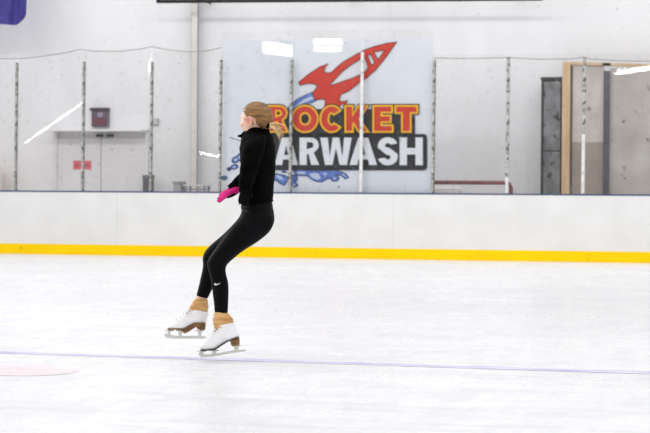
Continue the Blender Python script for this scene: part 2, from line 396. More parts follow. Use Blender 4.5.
def C_(x0, x1, y0, y1, w):
    cx, cy = (x0+x1)/2 + 0.6, (y0+y1)/2; rx, ry = (x1-x0)/2 + 0.6, (y1-y0)/2
    return [arc(cx, cy, rx, ry, -42, -318, 26) + arc(cx, cy, rx-w, ry-w*0.92, -318+8, -42-8, 20)]
def K_(x0, x1, y0, y1, w):
    m = (y0+y1)/2
    return [[(x0, y0), (x0+w, y0), (x0+w, m-2.6), (x1-w*1.35, y0), (x1-0.6, y0), (x0+w*1.95, m+0.2), (x1, y1), (x1-w*1.3, y1), (x0+w+1.2, m+3.6), (x0+w, m+4.8), (x0+w, y1), (x0, y1)]]
def E_(x0, x1, y0, y1, w):
    m = (y0+y1)/2; t = w*0.8
    return [[(x0, y0), (x1-0.6, y0), (x1-0.6, y0+t), (x0+w, y0+t), (x0+w, m-t/2), (x1-2, m-t/2), (x1-2, m+t/2), (x0+w, m+t/2), (x0+w, y1-t), (x1, y1-t), (x1, y1), (x0, y1)]]
def T_(x0, x1, y0, y1, w):
    c = (x0+x1)/2 + 0.0; t = w*0.8
    return [[(x0, y0), (x1, y0), (x1, y0+t), (c+w/2, y0+t), (c+w/2, y1), (c-w/2, y1), (c-w/2, y0+t), (x0, y0+t)]]
def A_(x0, x1, y0, y1, w):
    c = (x0+x1)/2; t = w*0.62
    return [[(c-t, y0), (c+t, y0), (x1, y1), (x1-w, y1), (x1-w-1.0, y1-5.5), (x0+w+1.0, y1-5.5), (x0+w, y1), (x0, y1)], [(c, y0+7.5), (c+2.3, y1-9.6), (c-2.3, y1-9.6)]]
def W_(x0, x1, y0, y1, w):
    W = x1-x0; c = (x0+x1)/2
    return [[(x0, y0), (x0+w*0.95, y0), (x0+W*0.30, y1-8), (c-w*0.42, y0), (c+w*0.42, y0), (x1-W*0.30, y1-8), (x1-w*0.95, y0), (x1, y0), (x1-W*0.15, y1), (x1-W*0.38, y1), (c, y0+10), (x0+W*0.38, y1), (x0+W*0.15, y1)]]
def S_(x0, x1, y0, y1, w):
    cx = (x0+x1)/2; rx = (x1-x0)/2; ry = (y1-y0)/4 + w*0.24; ct, cbm = y0+ry, y1-ry
    o = arc(cx, ct, rx, ry, -18, -200, 14) + [(x0+1, ct+2.2), (cx-2, ct+ry-0.4), (x1-w-0.8, cbm-1.2)] + arc(cx, cbm, rx-w, ry-w*0.8, 0, 155, 8) + arc(cx, cbm, rx, ry, 165, -22, 14)
    o += [(x1-1.5, cbm-3.4), (cx+2, cbm-ry+0.2), (x0+w+0.8, ct+1.2)] + arc(cx, ct, rx-w, ry-w*0.8, -180, -30, 8)
    return [o]
def H_(x0, x1, y0, y1, w):
    m = (y0+y1)/2
    return [[(x0, y0), (x0+w, y0), (x0+w, m-3.2), (x1-w, m-3.2), (x1-w, y0), (x1, y0), (x1, y1), (x1-w, y1), (x1-w, m+3.0), (x0+w, m+3.0), (x0+w, y1), (x0, y1)]]
row1 = [R_(269, 286.4, 106.4, 131.3, 6.4), O_(292.6, 317.4, 106.0, 131.6, 7.0), C_(320.8, 341.2, 106.2, 131.6, 7.0), K_(345.8, 367.6, 106.4, 131.3, 6.6), E_(373.8, 392.2, 106.4, 131.3, 7.0), T_(395.8, 416.8, 106.4, 131.3, 7.6)]
bm = bmesh.new()
art(bm, [[(268, 109), (415, 109), (415, 136), (268, 136)]], 0, 6)
for g in row1: art(bm, g[:1], 0, 6, 2.5)
for g in row1: art(bm, g, 1, 7, 1.45)
for g in row1: art(bm, g, 2, 8, -0.35)
link('rocket_lettering', bm, [M_black, M_gold, M_red], bn)
row2 = [C_(252, 274.5, 137.6, 165, 7.4), A_(274.8, 297.6, 137.8, 164.8, 7.2), R_(299.6, 318.6, 137.8, 164.8, 7.0), W_(320.4, 351.5, 137.8, 164.8, 7.6), A_(349.6, 376.8, 137.8, 164.8, 7.6), S_(378, 397.6, 137.4, 165.2, 6.8), H_(399.8, 422.6, 137.6, 165, 7.0)]
bm = bmesh.new()
slab = [(250, 134)] + [(424, 134)] + arc(423.5, 137.5, 3.6, 3.6, -80, 0, 4) + arc(423.2, 166.2, 3.9, 4, 0, 90, 5) + [(250, 170.2), (247, 166), (247, 137)]
art(bm, [slab], 0, 6)
for g in row2: art(bm, g, 1, 7, 0.15)
link('carwash_lettering', bm, [M_black, M_white], bn)
# splash
def wob(l, s, am=0.5):
    return [(p[0] + am*math.sin(i*1.7+s), p[1] + am*math.cos(i*2.3+s)) for i, p in enumerate(l)]
bm = bmesh.new()
blobs = [([(293, 170.5), (300, 170), (312, 170.3), (322, 170.5), (334, 170.4), (341, 171.5), (346, 174), (348.5, 177.5), (345, 178.6), (341, 175.5), (337, 175.2), (339, 178), (337, 181.2), (333, 181), (331, 178.4), (326, 179.4), (322, 181.6), (316, 181.6), (311, 179), (307, 175.6), (301, 175.8), (296, 174.4)], 1),
         ([(273, 173), (278, 174.5), (284, 175), (288, 177), (287, 181), (284, 185), (280, 183.5), (276, 180.5), (272, 179.5)], 1),
         ([(292, 175), (297, 176), (297.5, 180), (295, 182), (297.5, 185.5), (294, 187), (291.5, 183)], 0),
         ([(282, 168.5), (286, 167.5), (286, 172), (282.5, 172.5)], 0)]
for l, k in blobs:
    l = wob(l, 1.0, 0.35); art(bm, [l], 0, 2, 0.5); art(bm, [l], 1, 3, -0.45)
art(bm, [[(309, 173.5), (318, 173), (321, 178), (317, 180), (312, 177.5)]], 2, 4); art(bm, [[(297, 171.8), (305, 171.6), (305, 174), (298, 173.8)]], 2, 4)
art(bm, [[(275, 175), (281, 176), (284, 180), (279, 179)]], 2, 4)
for cx, cy, rx, ry in ((343.5, 175, 1.1, .8), (346, 177, .8, .6), (334.5, 178.5, 1.4, 1.0), (325, 174, 2.0, 1.2), (294, 185, 1.2, 1.2)):
    art(bm, [oval(cx, cy, rx, ry)], 2, 4)
for cx, cy, rx, ry, ro, ms in ((236, 159.5, 4.6, 3.0, -30, 1), (234.5, 166.8, 3.8, 2.4, -12, 1), (229, 169, 2.0, 1.8, 0, 0), (224.2, 178, 3.0, 2.0, -6, 3), (240, 157, 3, 4, 20, 1), (263, 178, 8, 5, 10, 1), (338.6, 187, .6, .6, 0, 0)):
    art(bm, [oval(cx, cy, rx, ry, ro)], 0, 2, 0.3)
    art(bm, [oval(cx, cy, rx*.72, ry*.66, ro)], 1 if ms == 1 else (4 if ms == 3 else 0), 3)
    if ms == 1: art(bm, [oval(cx-.3, cy+.2, rx*.4, ry*.36, ro)], 2, 4)
link('splash_picture', bm, [M_nv, M_bl, M_pale, M_bl, mat('print_teal', srgb(78, 120, 140), 0.5)], bn)

# ================================================================== THINGS AT THE HALL WALL
def wx(px, py=160, Y=YW): return at_plane(px, py, Y).x
def wz(px, py, Y=YW): return at_plane(px, py, Y).z
M_door = noisy('door_white', srgb(224, 222, 224), srgb(230, 228, 230), nscale=1.5, rough=0.6, spots=(srgb(190, 188, 188), 10, 0.69))
M_dark = mat('dark_metal', srgb(48, 46, 48), 0.5); M_gap = mat('gap', srgb(150, 148, 150), 0.7)
# double door under a projecting hood
da, db, dz = wx(57), wx(147.5), wz(100, 130.5)
t = thing('double_door', 'white double door under a projecting header left of the tall column', 'door', ((da+db)/2, YW, 0)); hw_ = (db-da)/2
for s in (-1, 1):
    lf = boxo('door_leaf', (0.006 if s > 0 else -hw_+0.03, hw_-0.03 if s > 0 else -0.006, -0.05, -0.01, 0.02, dz-0.14), M_door, t, bev=0.004)
    bm = bmesh.new(); tube(bm, [(s*0.1, -0.05, 1.0), (s*0.1, -0.1, 1.0), (s*0.1 + s*0.5, -0.1, 1.0), (s*0.1 + s*0.5, -0.05, 1.0)], 0.012); link('push_bar', bm, M_dark, lf)
    boxo('frame_post', (s*hw_ - 0.03, s*hw_ + 0.03, -0.08, 0, 0, dz), M_door, t)
boxo('header', (-hw_-0.06, hw_+0.03, -0.48, 0, dz-0.03, dz), M_door, t, bev=0.004)
for x in (-0.02, 0.18): boxo('door_closer', (x-0.06, x+0.06, -0.12, -0.05, dz-0.12, dz-0.07), M_dark, t)
# door sign
xa, xb, za, zb_ = wx(74.5), wx(92.3), wz(83, 169.3), wz(83, 160.8)
t = thing('door_sign', 'small red sign with dark marks on the white door behind a pane strip', 'sign', ((xa+xb)/2, YW-0.056, (za+zb_)/2)); a, h2 = (xb-xa)/2, (zb_-za)/2
boxo('sign_plate', (-a, a, -0.006, 0, -h2, h2), mat('sign_red', srgb(226, 104, 112), 0.5), t)
M_sd = mat('sign_dark', srgb(120, 30, 44), 0.5)
for x in (-0.11, 0.09):
    bm = bmesh.new()
    for dx, dzz, ww, hh in ((0, 0, 0.05, 0.014), (-0.022, 0, 0.008, 0.04), (0.024, 0, 0.008, 0.05)):
        box(bm, x+dx-ww/2, x+dx+ww/2, -0.009, -0.006, dzz-hh/2, dzz+hh/2)
    link('sign_mark', bm, M_sd, t)
# dark plaque
xa, xb, za, zb_ = wx(91.5), wx(110), wz(100, 127), wz(100, 108)
t = thing('wall_plaque', 'dark purple plaque with red lower half above the double door', 'plaque', ((xa+xb)/2, YW, (za+zb_)/2)); a, h2 = (xb-xa)/2, (zb_-za)/2
boxo('plaque_body', (-a+0.03, a-0.01, -0.10, 0, -h2, h2-0.05), noisy('plaque_dark', srgb(76, 64, 78), srgb(98, 84, 96), nscale=9), t, bev=0.01)
boxo('top_lip', (-a, a, -0.13, 0, h2-0.05, h2), mat('plaque_lip', srgb(70, 60, 70), 0.5), t, bev=0.01)
boxo('red_panel', (-a+0.05, a-0.04, -0.106, -0.1, -h2+0.03, -0.02), noisy('plaque_red', srgb(112, 50, 62), srgb(90, 50, 60), nscale=12), t)
bm = bmesh.new(); ell(bm, (0.02, -0.1, 0.05), (0.06, 0.008, 0.05)); link('round_badge', bm, mat('badge', srgb(146, 134, 150), 0.5), t, True)
# column
xa, xb = wx(195.5, 60), wx(201, 60)
t = thing('steel_column', 'tall beige steel column against the wall left of the banner', 'column', ((xa+xb)/2, YW-0.12, 0)); a = (xb-xa)/2
boxo('flange', (-a, a, -0.11, -0.095, 0, 8), noisy('column_beige', srgb(212, 206, 200), srgb(222, 216, 208), nscale=3), t)
boxo('web', (-0.01, 0.01, -0.095, 0.1, 0, 8), M_gap, t)
bm = bmesh.new()
for z in (4.5, 4.7): tube(bm, [(0, -0.12, z), (0, -0.10, z)], 0.02)
link('bolt', bm, M_dark, t)
# black pipe frame near the top of the picture, standing off the wall
YP = YW - 0.75
pa, pb = at_plane(158, 1.4, YP), at_plane(541, -1.2, YP)
t = thing('pipe_frame', 'black horizontal pipe frame high on the wall over the banner', 'pipe frame', pa); Lp = pb.x - pa.x; zr = pb.z - pa.z
M_pipe = mat('pipe_black', srgb(34, 32, 32), 0.4)
bm = bmesh.new(); tube(bm, [(0, 0, 0), (Lp, 0, zr)], 0.034, 10); link('lower_pipe', bm, M_pipe, t, True)
for x, z0 in ((0, 0), (Lp, zr)):
    bm = bmesh.new(); tube(bm, [(x, 0, z0-0.03), (x, 0, 1.25)], 0.032, 10); link('upright', bm, M_pipe, t, True)
bm = bmesh.new(); tube(bm, [(0, 0, 1.25), (Lp, 0, 1.25)], 0.034, 10); link('upper_pipe', bm, M_pipe, t, True)
for x in (0.75, Lp*0.5, Lp-0.4):
    bm = bmesh.new(); tube(bm, [(x, 0, 0.03), (x, 0.72, 0.03)], 0.025, 8); link('wall_arm', bm, M_pipe, t, True)
# flag
YF = YW - 1.2
c0 = at_plane(-45, 24, YF); c1 = at_plane(27.5, 20, YF); Wd = c1.x - c0.x
t = thing('hanging_flag', 'purple blue hanging flag in the top left corner', 'flag', (c0.x, YF, c0.z))
bm = bmesh.new(); nx, nz = 40, 30; H = 1.9; g2 = []
def flag_pt(u, v, o):
    zz = v*H
    if v < 0.25: zz += 0.16*(max(0, (u-0.80)/0.20)**2)*(1-v/0.25) + 0.03*math.sin(u*6)*(1-v/0.25)
    return (u*Wd, o + 0.07*math.sin(u*17 + v*2.2) + 0.03*math.sin(u*41 - v*5), zz)
for o_ in (0, 0.006): g2.append([[bm.verts.new(flag_pt(a/nx, c/nz, o_)) for c in range(nz+1)] for a in range(nx+1)])
for k, g in enumerate(g2):
    for a in range(nx):
        for c in range(nz):
            q = (g[a][c], g[a+1][c], g[a+1][c+1], g[a][c+1]); bm.faces.new(q if k == 0 else q[::-1])
link('cloth', bm, noisy('flag_cloth', srgb(52, 46, 122), srgb(80, 72, 158), scale=(3, 1, 0.6), nscale=1.6, rough=0.7), t, True)
bm = bmesh.new(); tube(bm, [(-0.1, 0, H+0.02), (Wd+0.1, 0, H+0.02)], 0.02); link('pole', bm, M_gap, t)
# small wall / floor items on the left
xa, xb = wx(-8), wx(5.5)
t = thing('wooden_box', 'light wooden box at the left picture edge on the hall floor', 'box', ((xa+xb)/2, YW-0.5, 0)); a = (xb-xa)/2; zt = wz(3, 168.5, YW-0.5)
M_wood = noisy('pale_wood', srgb(196, 160, 116), srgb(216, 184, 142), scale=(12, 12, 1), nscale=1.5, rough=0.6)
boxo('box_body', (-a, a, -0.3, 0.3, 0, zt-0.03), M_wood, t, bev=0.006); boxo('box_lid', (-a-0.015, a+0.015, -0.32, 0.32, zt-0.03, zt), M_wood, t, bev=0.005)
xa, xb = wx(6.6), wx(11)
tag(boxo('foam_board', (xa, xb, YW-0.46, YW-0.40, 0, wz(8, 169, YW-0.45)), M_door, bev=0.004), 'narrow white board standing beside the wooden box', 'board')
xa, xb = wx(151.5, 180), wx(158, 180)
t = thing('dark_bin', 'narrow dark grey bin at the foot of the wall right of the double door', 'bin', ((xa+xb)/2, YW-0.35, 0)); a = (xb-xa)/2; zt = wz(155, 175, YW-0.35)
M_bin = mat('bin_grey', srgb(96, 94, 98), 0.6)
bm = bmesh.new(); ring_loft(bm, [[(sx*a*k, sy*0.13*k, z) for sx, sy in ((-1, -1), (1, -1), (1, 1), (-1, 1))] for z, k in ((0, 0.88), (zt-0.06, 1.0))]); link('bin_body', bm, M_bin, t)
boxo('bin_lid', (-a-0.01, a+0.01, -0.14, 0.14, zt-0.06, zt), mat('bin_lid', srgb(122, 120, 124), 0.6), t, bev=0.01)
p = at_plane(156.2, 121.8, YW)
t = thing('switch_box', 'small grey switch box on the wall above the dark bin', 'switch box', p)
boxo('box_body', (-0.055, 0.055, -0.07, 0, -0.06, 0.06), mat('switch_grey', srgb(178, 176, 180), 0.5), t, bev=0.006); boxo('cover', (-0.045, 0.045, -0.078, -0.07, -0.05, 0.05), mat('switch_cover', srgb(190, 188, 190), 0.5), t)
xa, xb = wx(189, 186), wx(196, 186)
t = thing('grey_crate', 'small grey crate at the foot of the beige column', 'crate', ((xa+xb)/2, YW-0.75, 0)); a = (xb-xa)/2; zt = wz(192, 181.5, YW-0.75)
boxo('crate_body', (-a, a, -0.15, 0.15, 0, zt-0.05), mat('crate_grey', srgb(168, 166, 168), 0.6), t, bev=0.01); boxo('rim', (-a-0.012, a+0.012, -0.16, 0.16, zt-0.05, zt), mat('crate_rim', srgb(150, 148, 152), 0.6), t, bev=0.006)
xa, xb = wx(197.5, 186), wx(221, 186); zt = wz(208, 184.6, YW-0.7)
t = thing('low_bench', 'low white slatted bench right of the beige column', 'bench', ((xa+xb)/2, YW-0.7, 0)); a = (xb-xa)/2; M_bw = mat('bench_white', srgb(206, 204, 206), 0.6)
for y in (-0.12, 0, 0.12): boxo('slat', (-a, a, y-0.045, y+0.045, zt-0.03, zt), M_bw, t, bev=0.004)
boxo('rail', (-a+0.03, a-0.03, -0.16, 0.16, zt-0.10, zt-0.07), M_gap, t)
for sx in (-1, 1):
    for sy in (-1, 1): boxo('leg', (sx*(a-0.05)-0.015, sx*(a-0.05)+0.015, sy*0.13-0.015, sy*0.13+0.015, 0, zt-0.03), M_gap, t)

# maroon rail with a white mat under it
M_mar = noisy('maroon_paint', srgb(122, 66, 72), srgb(140, 84, 90), nscale=6, rough=0.5)
YR = YW - 1.4
ra, rb = at_plane(420, 182.3, YR), at_plane(511, 182.3, YR)
t = thing('maroon_rail', 'long maroon pipe rail with bent end behind the glass', 'rail', (ra.x, YR, 0)); Lr = rb.x - ra.x; z = ra.z
bm = bmesh.new(); tube(bm, [(0, 0, z), (Lr-0.08, 0, z), (Lr-0.03, 0, z-0.02), (Lr, 0, z-0.08), (Lr, 0, 0)], 0.036, 10); link('rail_pipe', bm, M_mar, t, True)
for x in (0.04,):
    bm = bmesh.new(); tube(bm, [(x, 0, 0), (x, 0, z)], 0.03, 10); link('leg', bm, M_mar, t, True)
bm = bmesh.new(); tube(bm, [(0, 0, 0.4), (Lr, 0, 0.4)], 0.025, 8); link('lower_pipe', bm, M_mar, t, True)
pa, pb = at_plane(430, 187.0, YR+0.4), at_plane(460.5, 187.0, YR+0.4)
t = thing('white_chest', 'low white chest with rounded lid behind the maroon rail', 'chest', (pa.x, YR+0.4, 0)); a = pb.x-pa.x
boxo('chest_body', (0, a, -0.2, 0.2, 0, pa.z-0.12), M_bw, t, bev=0.02); boxo('chest_lid', (-0.01, a+0.01, -0.22, 0.22, pa.z-0.12, pa.z), mat('lid_white', srgb(242, 240, 238), 0.5), t, bev=0.04)

# ---- right: dark cabinet, timber framed enclosure, concrete slab
YC = YW - 0.7
def cx_(px, y=150): return at_plane(px, y, YC).x
M_cab = noisy('cabinet_dark', srgb(92, 92, 94), srgb(128, 128, 130), nscale=4, rough=0.5, spots=(srgb(52, 52, 54), 9, 0.60))
M_blk = mat('cabinet_edge', srgb(38, 36, 38), 0.5)
xa, xb = cx_(540.6), cx_(561); zt = at_plane(550, 80, YC).z
t = thing('tall_cabinet', 'tall dark grey cabinet with black edges left of the timber post', 'cabinet', (xa, YC, 0)); W_c = xb-xa
boxo('carcass', (0, W_c, 0.02, 0.55, 0, zt), M_blk, t, bev=0.006)
zs_ = at_plane(550, 151, YC).z
for z0, z1 in ((0.05, zs_-0.01), (zs_+0.01, zt-0.03)):
    d = boxo('door', (0.05, W_c-0.015, 0.0, 0.02, z0, z1), M_cab, t, bev=0.004)
    boxo('handle', (W_c-0.07, W_c-0.05, -0.03, 0.0, (z0+z1)/2-0.07, (z0+z1)/2+0.07), M_blk, d)
    for zz in (z0+0.2, z1-0.2): boxo('hinge', (0.03, 0.065, -0.012, 0.0, zz-0.05, zz+0.05), M_blk, d)
boxo('top_trim', (-0.01, W_c+0.01, -0.01, 0.56, zt, zt+0.05), M_blk, t, bev=0.004)
YE = YC
M_tim = noisy('timber', srgb(190, 160, 120), srgb(208, 182, 146), scale=(14, 14, 1.2), nscale=1.2, rough=0.6, spots=(srgb(120, 90, 60), 7, 0.68))
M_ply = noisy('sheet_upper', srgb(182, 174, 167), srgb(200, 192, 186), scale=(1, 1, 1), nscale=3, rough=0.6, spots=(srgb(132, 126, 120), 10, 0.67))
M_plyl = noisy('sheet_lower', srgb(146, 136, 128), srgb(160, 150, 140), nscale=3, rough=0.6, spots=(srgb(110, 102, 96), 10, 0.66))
M_con = noisy('concrete', srgb(164, 158, 153), srgb(194, 189, 184), scale=(1, 1, 1), nscale=1.6, rough=0.85, lo=0.3, hi=0.7, spots=(srgb(116, 110, 106), 8, 0.64))
x0 = cx_(562); enc = thing('timber_enclosure', 'timber framed enclosure with two sheet panels and a concrete slab right of the dark cabinet', 'enclosure', (x0, YE, 0))
ex = lambda px: cx_(px) - x0
zt = at_plane(566, 62, YE).z; zr = at_plane(650, 66.5, YE).z
boxo('timber_post', (0, ex(570), -0.05, 0.12, 0, zt), M_tim, enc, bev=0.004)
zm = at_plane(585, 142, YE).z
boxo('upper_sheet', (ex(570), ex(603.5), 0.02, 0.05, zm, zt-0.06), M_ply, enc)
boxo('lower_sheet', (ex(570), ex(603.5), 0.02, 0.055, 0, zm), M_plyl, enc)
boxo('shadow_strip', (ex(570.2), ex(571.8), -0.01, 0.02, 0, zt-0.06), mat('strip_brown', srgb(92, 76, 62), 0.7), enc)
boxo('dark_post', (ex(603.5), ex(609.3), -0.06, 0.1, 0, zt-0.16), noisy('dark_post', srgb(66, 64, 72), srgb(84, 82, 90), nscale=5), enc, bev=0.004)
boxo('concrete_slab', (ex(609.3), ex(735), 0.02, 0.14, 0, zr-0.02), M_con, enc)
bm = bmesh.new(); e1 = ex(735); z2 = zt - (zt-zr)*(735-566)/(650-566)*0.35
for (xa_, za_), (xb_, zb2) in (((ex(570), zt), (ex(610), zt-0.03)), ((ex(602), zt-0.02), (e1, zr-0.02))):
    vv = [bm.verts.new(p) for p in ((xa_, -0.03, za_-0.045), (xb_, -0.03, zb2-0.045), (xb_, -0.03, zb2), (xa_, -0.03, za_), (xa_, 0.12, za_-0.045), (xb_, 0.12, zb2-0.045), (xb_, 0.12, zb2), (xa_, 0.12, za_))]
    for f in ((0, 1, 2, 3), (7, 6, 5, 4), (0, 4, 5, 1), (3, 2, 6, 7), (0, 3, 7, 4), (1, 5, 6, 2)): bm.faces.new([vv[i] for i in f])
link('header_beam', bm, M_tim, enc)

# ================================================================== SKATER
SC = 165.0; GX, GY = 240.0, 362.0
gp = at_ground(GX, GY); fwd = Vector((-math.sin(THETA), math.cos(THETA), 0)); dist = 12.12
dr = ray(GX, 240); base = CAM + dr*(dist/dr.dot(fwd)); base.z = 0
SK = thing('skater', 'person in black jacket and leggings with white figure skates gliding in mid-jump', 'person', base, (0, 0, THETA))
def U(px, py, d=0.0): return Vector(((px-GX)/SC, d, (GY-py)/SC))
def lofts(stations, shrink=0.0, n=20, dens=3):
    """stations: ((ax,ay),(bx,by),depth,half) ; smooth interpolation along the chain"""
    st = []
    for (a, b, d, h) in stations: st.append((U(*a, d), U(*b, d), h))
    out = []
    m = len(st)
    def cr(p0, p1, p2, p3, t): return 0.5*((2*p1) + (p2-p0)*t + (2*p0-5*p1+4*p2-p3)*t*t + (-p0+3*p1-3*p2+p3)*t**3)
    for i in range(m-1):
        q = [st[max(i-1, 0)], st[i], st[i+1], st[min(i+2, m-1)]]
        for k in range(dens):
            t = k/dens; out.append(tuple(cr(q[0][j], q[1][j], q[2][j], q[3][j], t) for j in range(3)))
    out.append(st[-1]); rings = []
    for a, b, h in out:
        c = (a+b)/2; r = (a-b)/2; ln = r.length; rr = max(ln-shrink, 0.004)/ln; hh = max(h-shrink, 0.004)
        rings.append([c + r*rr*math.cos(2*math.pi*k/n) + Vector((0, hh, 0))*math.sin(2*math.pi*k/n) for k in range(n)])
    return rings
TORSO = [((247, 130), (266, 131), .0, .050), ((243, 134), (270, 134), .0, .085), ((240.5, 139), (273, 139), 0.0, .155), ((239.3, 146), (274.6, 146), .0, .168), ((239, 155), (275.2, 155), .0, .155),
         ((240, 165), (275, 166), .0, .138), ((241, 176), (274.4, 177), .0, .125), ((240.2, 188), (273.4, 188), .0, .130), ((239.3, 197), (273.0, 196), .0, .140), ((238.6, 204.5), (272.8, 201.5), .0, .142)]
HIPS = [((241, 199), (271.5, 197), .0, .128), ((241.2, 206), (272, 204.5), .0, .135), ((241, 214), (274, 214), .0, .150), ((239.5, 219), (274.3, 222), .0, .155), ((236, 224), (271.5, 229), .0, .145)]
NLEG = [((242, 212), (273, 216), -.070, .075), ((238.5, 219), (273.8, 224), -.075, .080), ((232, 226.5), (269, 233), -.078, .080), ((225, 236), (257.5, 242.5), -.080, .076), ((216.5, 248), (243.5, 251.5), -.082, .066), ((210.5, 257), (232, 261), -.082, .058),
        ((207.8, 264), (227, 267), -.08, .054), ((209.2, 271), (227, 274), -.078, .052), ((211.6, 280), (229.2, 283), -.076, .052), ((213.4, 292), (229.6, 293), -.074, .046), ((215, 304), (229.2, 305), -.072, .038), ((215.6, 313), (228.8, 313.5), -.070, .036)]
FLEG = [((242, 212), (272, 216), .070, .075), ((237, 220), (272, 224), .075, .080), ((230, 227.5), (267, 233), .085, .078), ((221, 236.5), (252, 243), .095, .074), ((211, 245), (236, 251), .105, .064), ((204, 252.5), (222.5, 260), .11, .056),
        ((201.6, 259.5), (219.5, 265), .11, .053), ((202.0, 267), (219, 271.5), .11, .052), ((200.2, 277), (216.5, 280.5), .11, .051), ((197.8, 288), (211.5, 291), .11, .043), ((195.4, 297.5), (207, 300.5), .11, .036)]
NARM = [((249, 140), (263, 135.5), -.10, .045), ((244.5, 144), (266, 141), -.150, .055), ((243, 151), (264.5, 150), -.172, .056), ((241.6, 160), (262, 161), -.180, .052), ((240.6, 170), (259, 171), -.185, .048), ((239.8, 177), (256, 180), -.188, .046), ((239.4, 184), (253.5, 187), -.19, .042), ((240, 191.5), (252, 193.5), -.19, .036)]
FARM = [((246, 140), (262, 138), .10, .045), ((243.5, 147), (262, 146), .150, .055), ((242, 156), (259, 157), .170, .052), ((241, 166), (255.5, 168), .175, .048), ((238.5, 172), (252, 180), .17, .044), ((233.5, 178), (243, 188.5), .155, .038), ((229.8, 182.6), (237.2, 190.6), .145, .026), ((225.2, 186.4), (229.4, 190.2), .138, .014)]
NECK = [((248.5, 118), (266, 120), .005, .050), ((247, 127), (266, 128), .0, .052), ((245.5, 134), (268, 134), .0, .060)]
# hands
def hand_mesh(bm, wrist, knuck, out, width, dirs, thumb, r=0.0085, thick=0.013):
    """wrist/knuck: points; out: unit vector across the palm; dirs: per finger list of joint points offsets"""
    ax = (knuck-wrist).normalized(); nn = ax.cross(out).normalized(); rings = []
    for t, wd, th in ((-0.25, .62, 1.25), (0.0, .66, 1.2), (0.35, .9, 1.15), (0.75, 1.0, 1.0), (1.0, .95, .8)):
        c = wrist.lerp(knuck, t) if t >= 0 else wrist + (knuck-wrist)*t
        rings.append([c + out*width*wd*math.cos(2*math.pi*k/16) + nn*thick*th*math.sin(2*math.pi*k/16) for k in range(16)])
    ring_loft(bm, rings)
    for i, (bend, ln, splay) in enumerate(dirs):
        b0 = knuck + out*width*(-0.75 + 0.5*i) - ax*0.012; p = b0; pts = [p]; d = (ax + out*splay).normalized(); ang = bend
        for k, seg in enumerate((ln*0.42 + 0.010, ln*0.32, ln*0.26)):
            d2 = (d*math.cos(ang*k + bend*0.4) + nn*math.sin(ang*k + bend*0.4)).normalized(); p = p + d2*seg; pts.append(p)
        rr = r*(0.88 if i == 3 else 1.0)
        tube(bm, pts, [rr*1.1, rr*1.05, rr*0.95, rr*0.75], 10)
        for q, s in zip(pts, (1.1, 1.05, .95, .78)): ell(bm, q, (rr*s,)*3, seg=10)
    tp = [wrist.lerp(knuck, 0.12) - out*width*0.55] + [wrist.lerp(knuck, a_) - out*width*b_ + nn*c_ for a_, b_, c_ in thumb]
    tube(bm, tp, [r*1.5, r*1.3, r*1.1, r*0.8], 10)
    for q, s in zip(tp, (1.5, 1.3, 1.1, .85)): ell(bm, q, (r*s,)*3, seg=10)
M_skin = noisy('skin', srgb(236, 188, 164), srgb(244, 204, 182), nscale=20, rough=0.5, spec=0.35)
M_skin.node_tree.nodes['Principled BSDF'].inputs['Subsurface Weight'].default_value = 0.15
M_skin.node_tree.nodes['Principled BSDF'].inputs['Subsurface Radius'].default_value = (0.012, 0.005, 0.003)
M_skin.node_tree.nodes['Principled BSDF'].inputs['Subsurface Scale'].default_value = 0.5
M_blackfab = noisy('black_jacket', srgb(2, 2, 3), srgb(8, 8, 9), scale=(1, 1, 1), nscale=14, rough=0.85, spec=0.05, bump=0.5)
M_legg = noisy('black_leggings', srgb(3, 3, 5), srgb(9, 10, 12), scale=(1, 1, 1), nscale=9, rough=0.6, spec=0.08, bump=0.2)
# ---- head geometry (face along -x before the turn)
HC = U(254.1, 119.9, 0.0); TURN = Matrix.Rotation(math.radians(-24), 3, 'Z') @ Matrix.Rotation(math.radians(-4), 3, 'Y')
def HP(f, s, z): return HC + TURN @ (Vector((-f, s, z))*0.955)
HEAD = [(.099, .005, -.030, .014), (.094, .024, -.050, .027), (.080, .050, -.074, .044), (.060, .071, -.088, .059), (.035, .084, -.095, .070), (.014, .089, -.098, .074), (.0, .083, -.094, .072), (-.018, .082, -.085, .069),
        (-.036, .083, -.070, .065), (-.052, .083, -.052, .060), (-.066, .080, -.035, .054), (-.080, .078, -.018, .045), (-.092, .073, .0, .034), (-.099, .062, .02, .022)]
bm = bmesh.new(); rings = []
for z, f, bk, hwid in HEAD:
    c, r = (f+bk)/2, (f-bk)/2
    rings.append([HP(c + r*math.copysign(abs(math.cos(t))**0.92, math.cos(t)), hwid*math.copysign(abs(math.sin(t))**0.9, math.sin(t)), z) for t in [2*math.pi*k/32 for k in range(32)]])
ring_loft(bm, rings)
Rt = TURN.to_4x4()
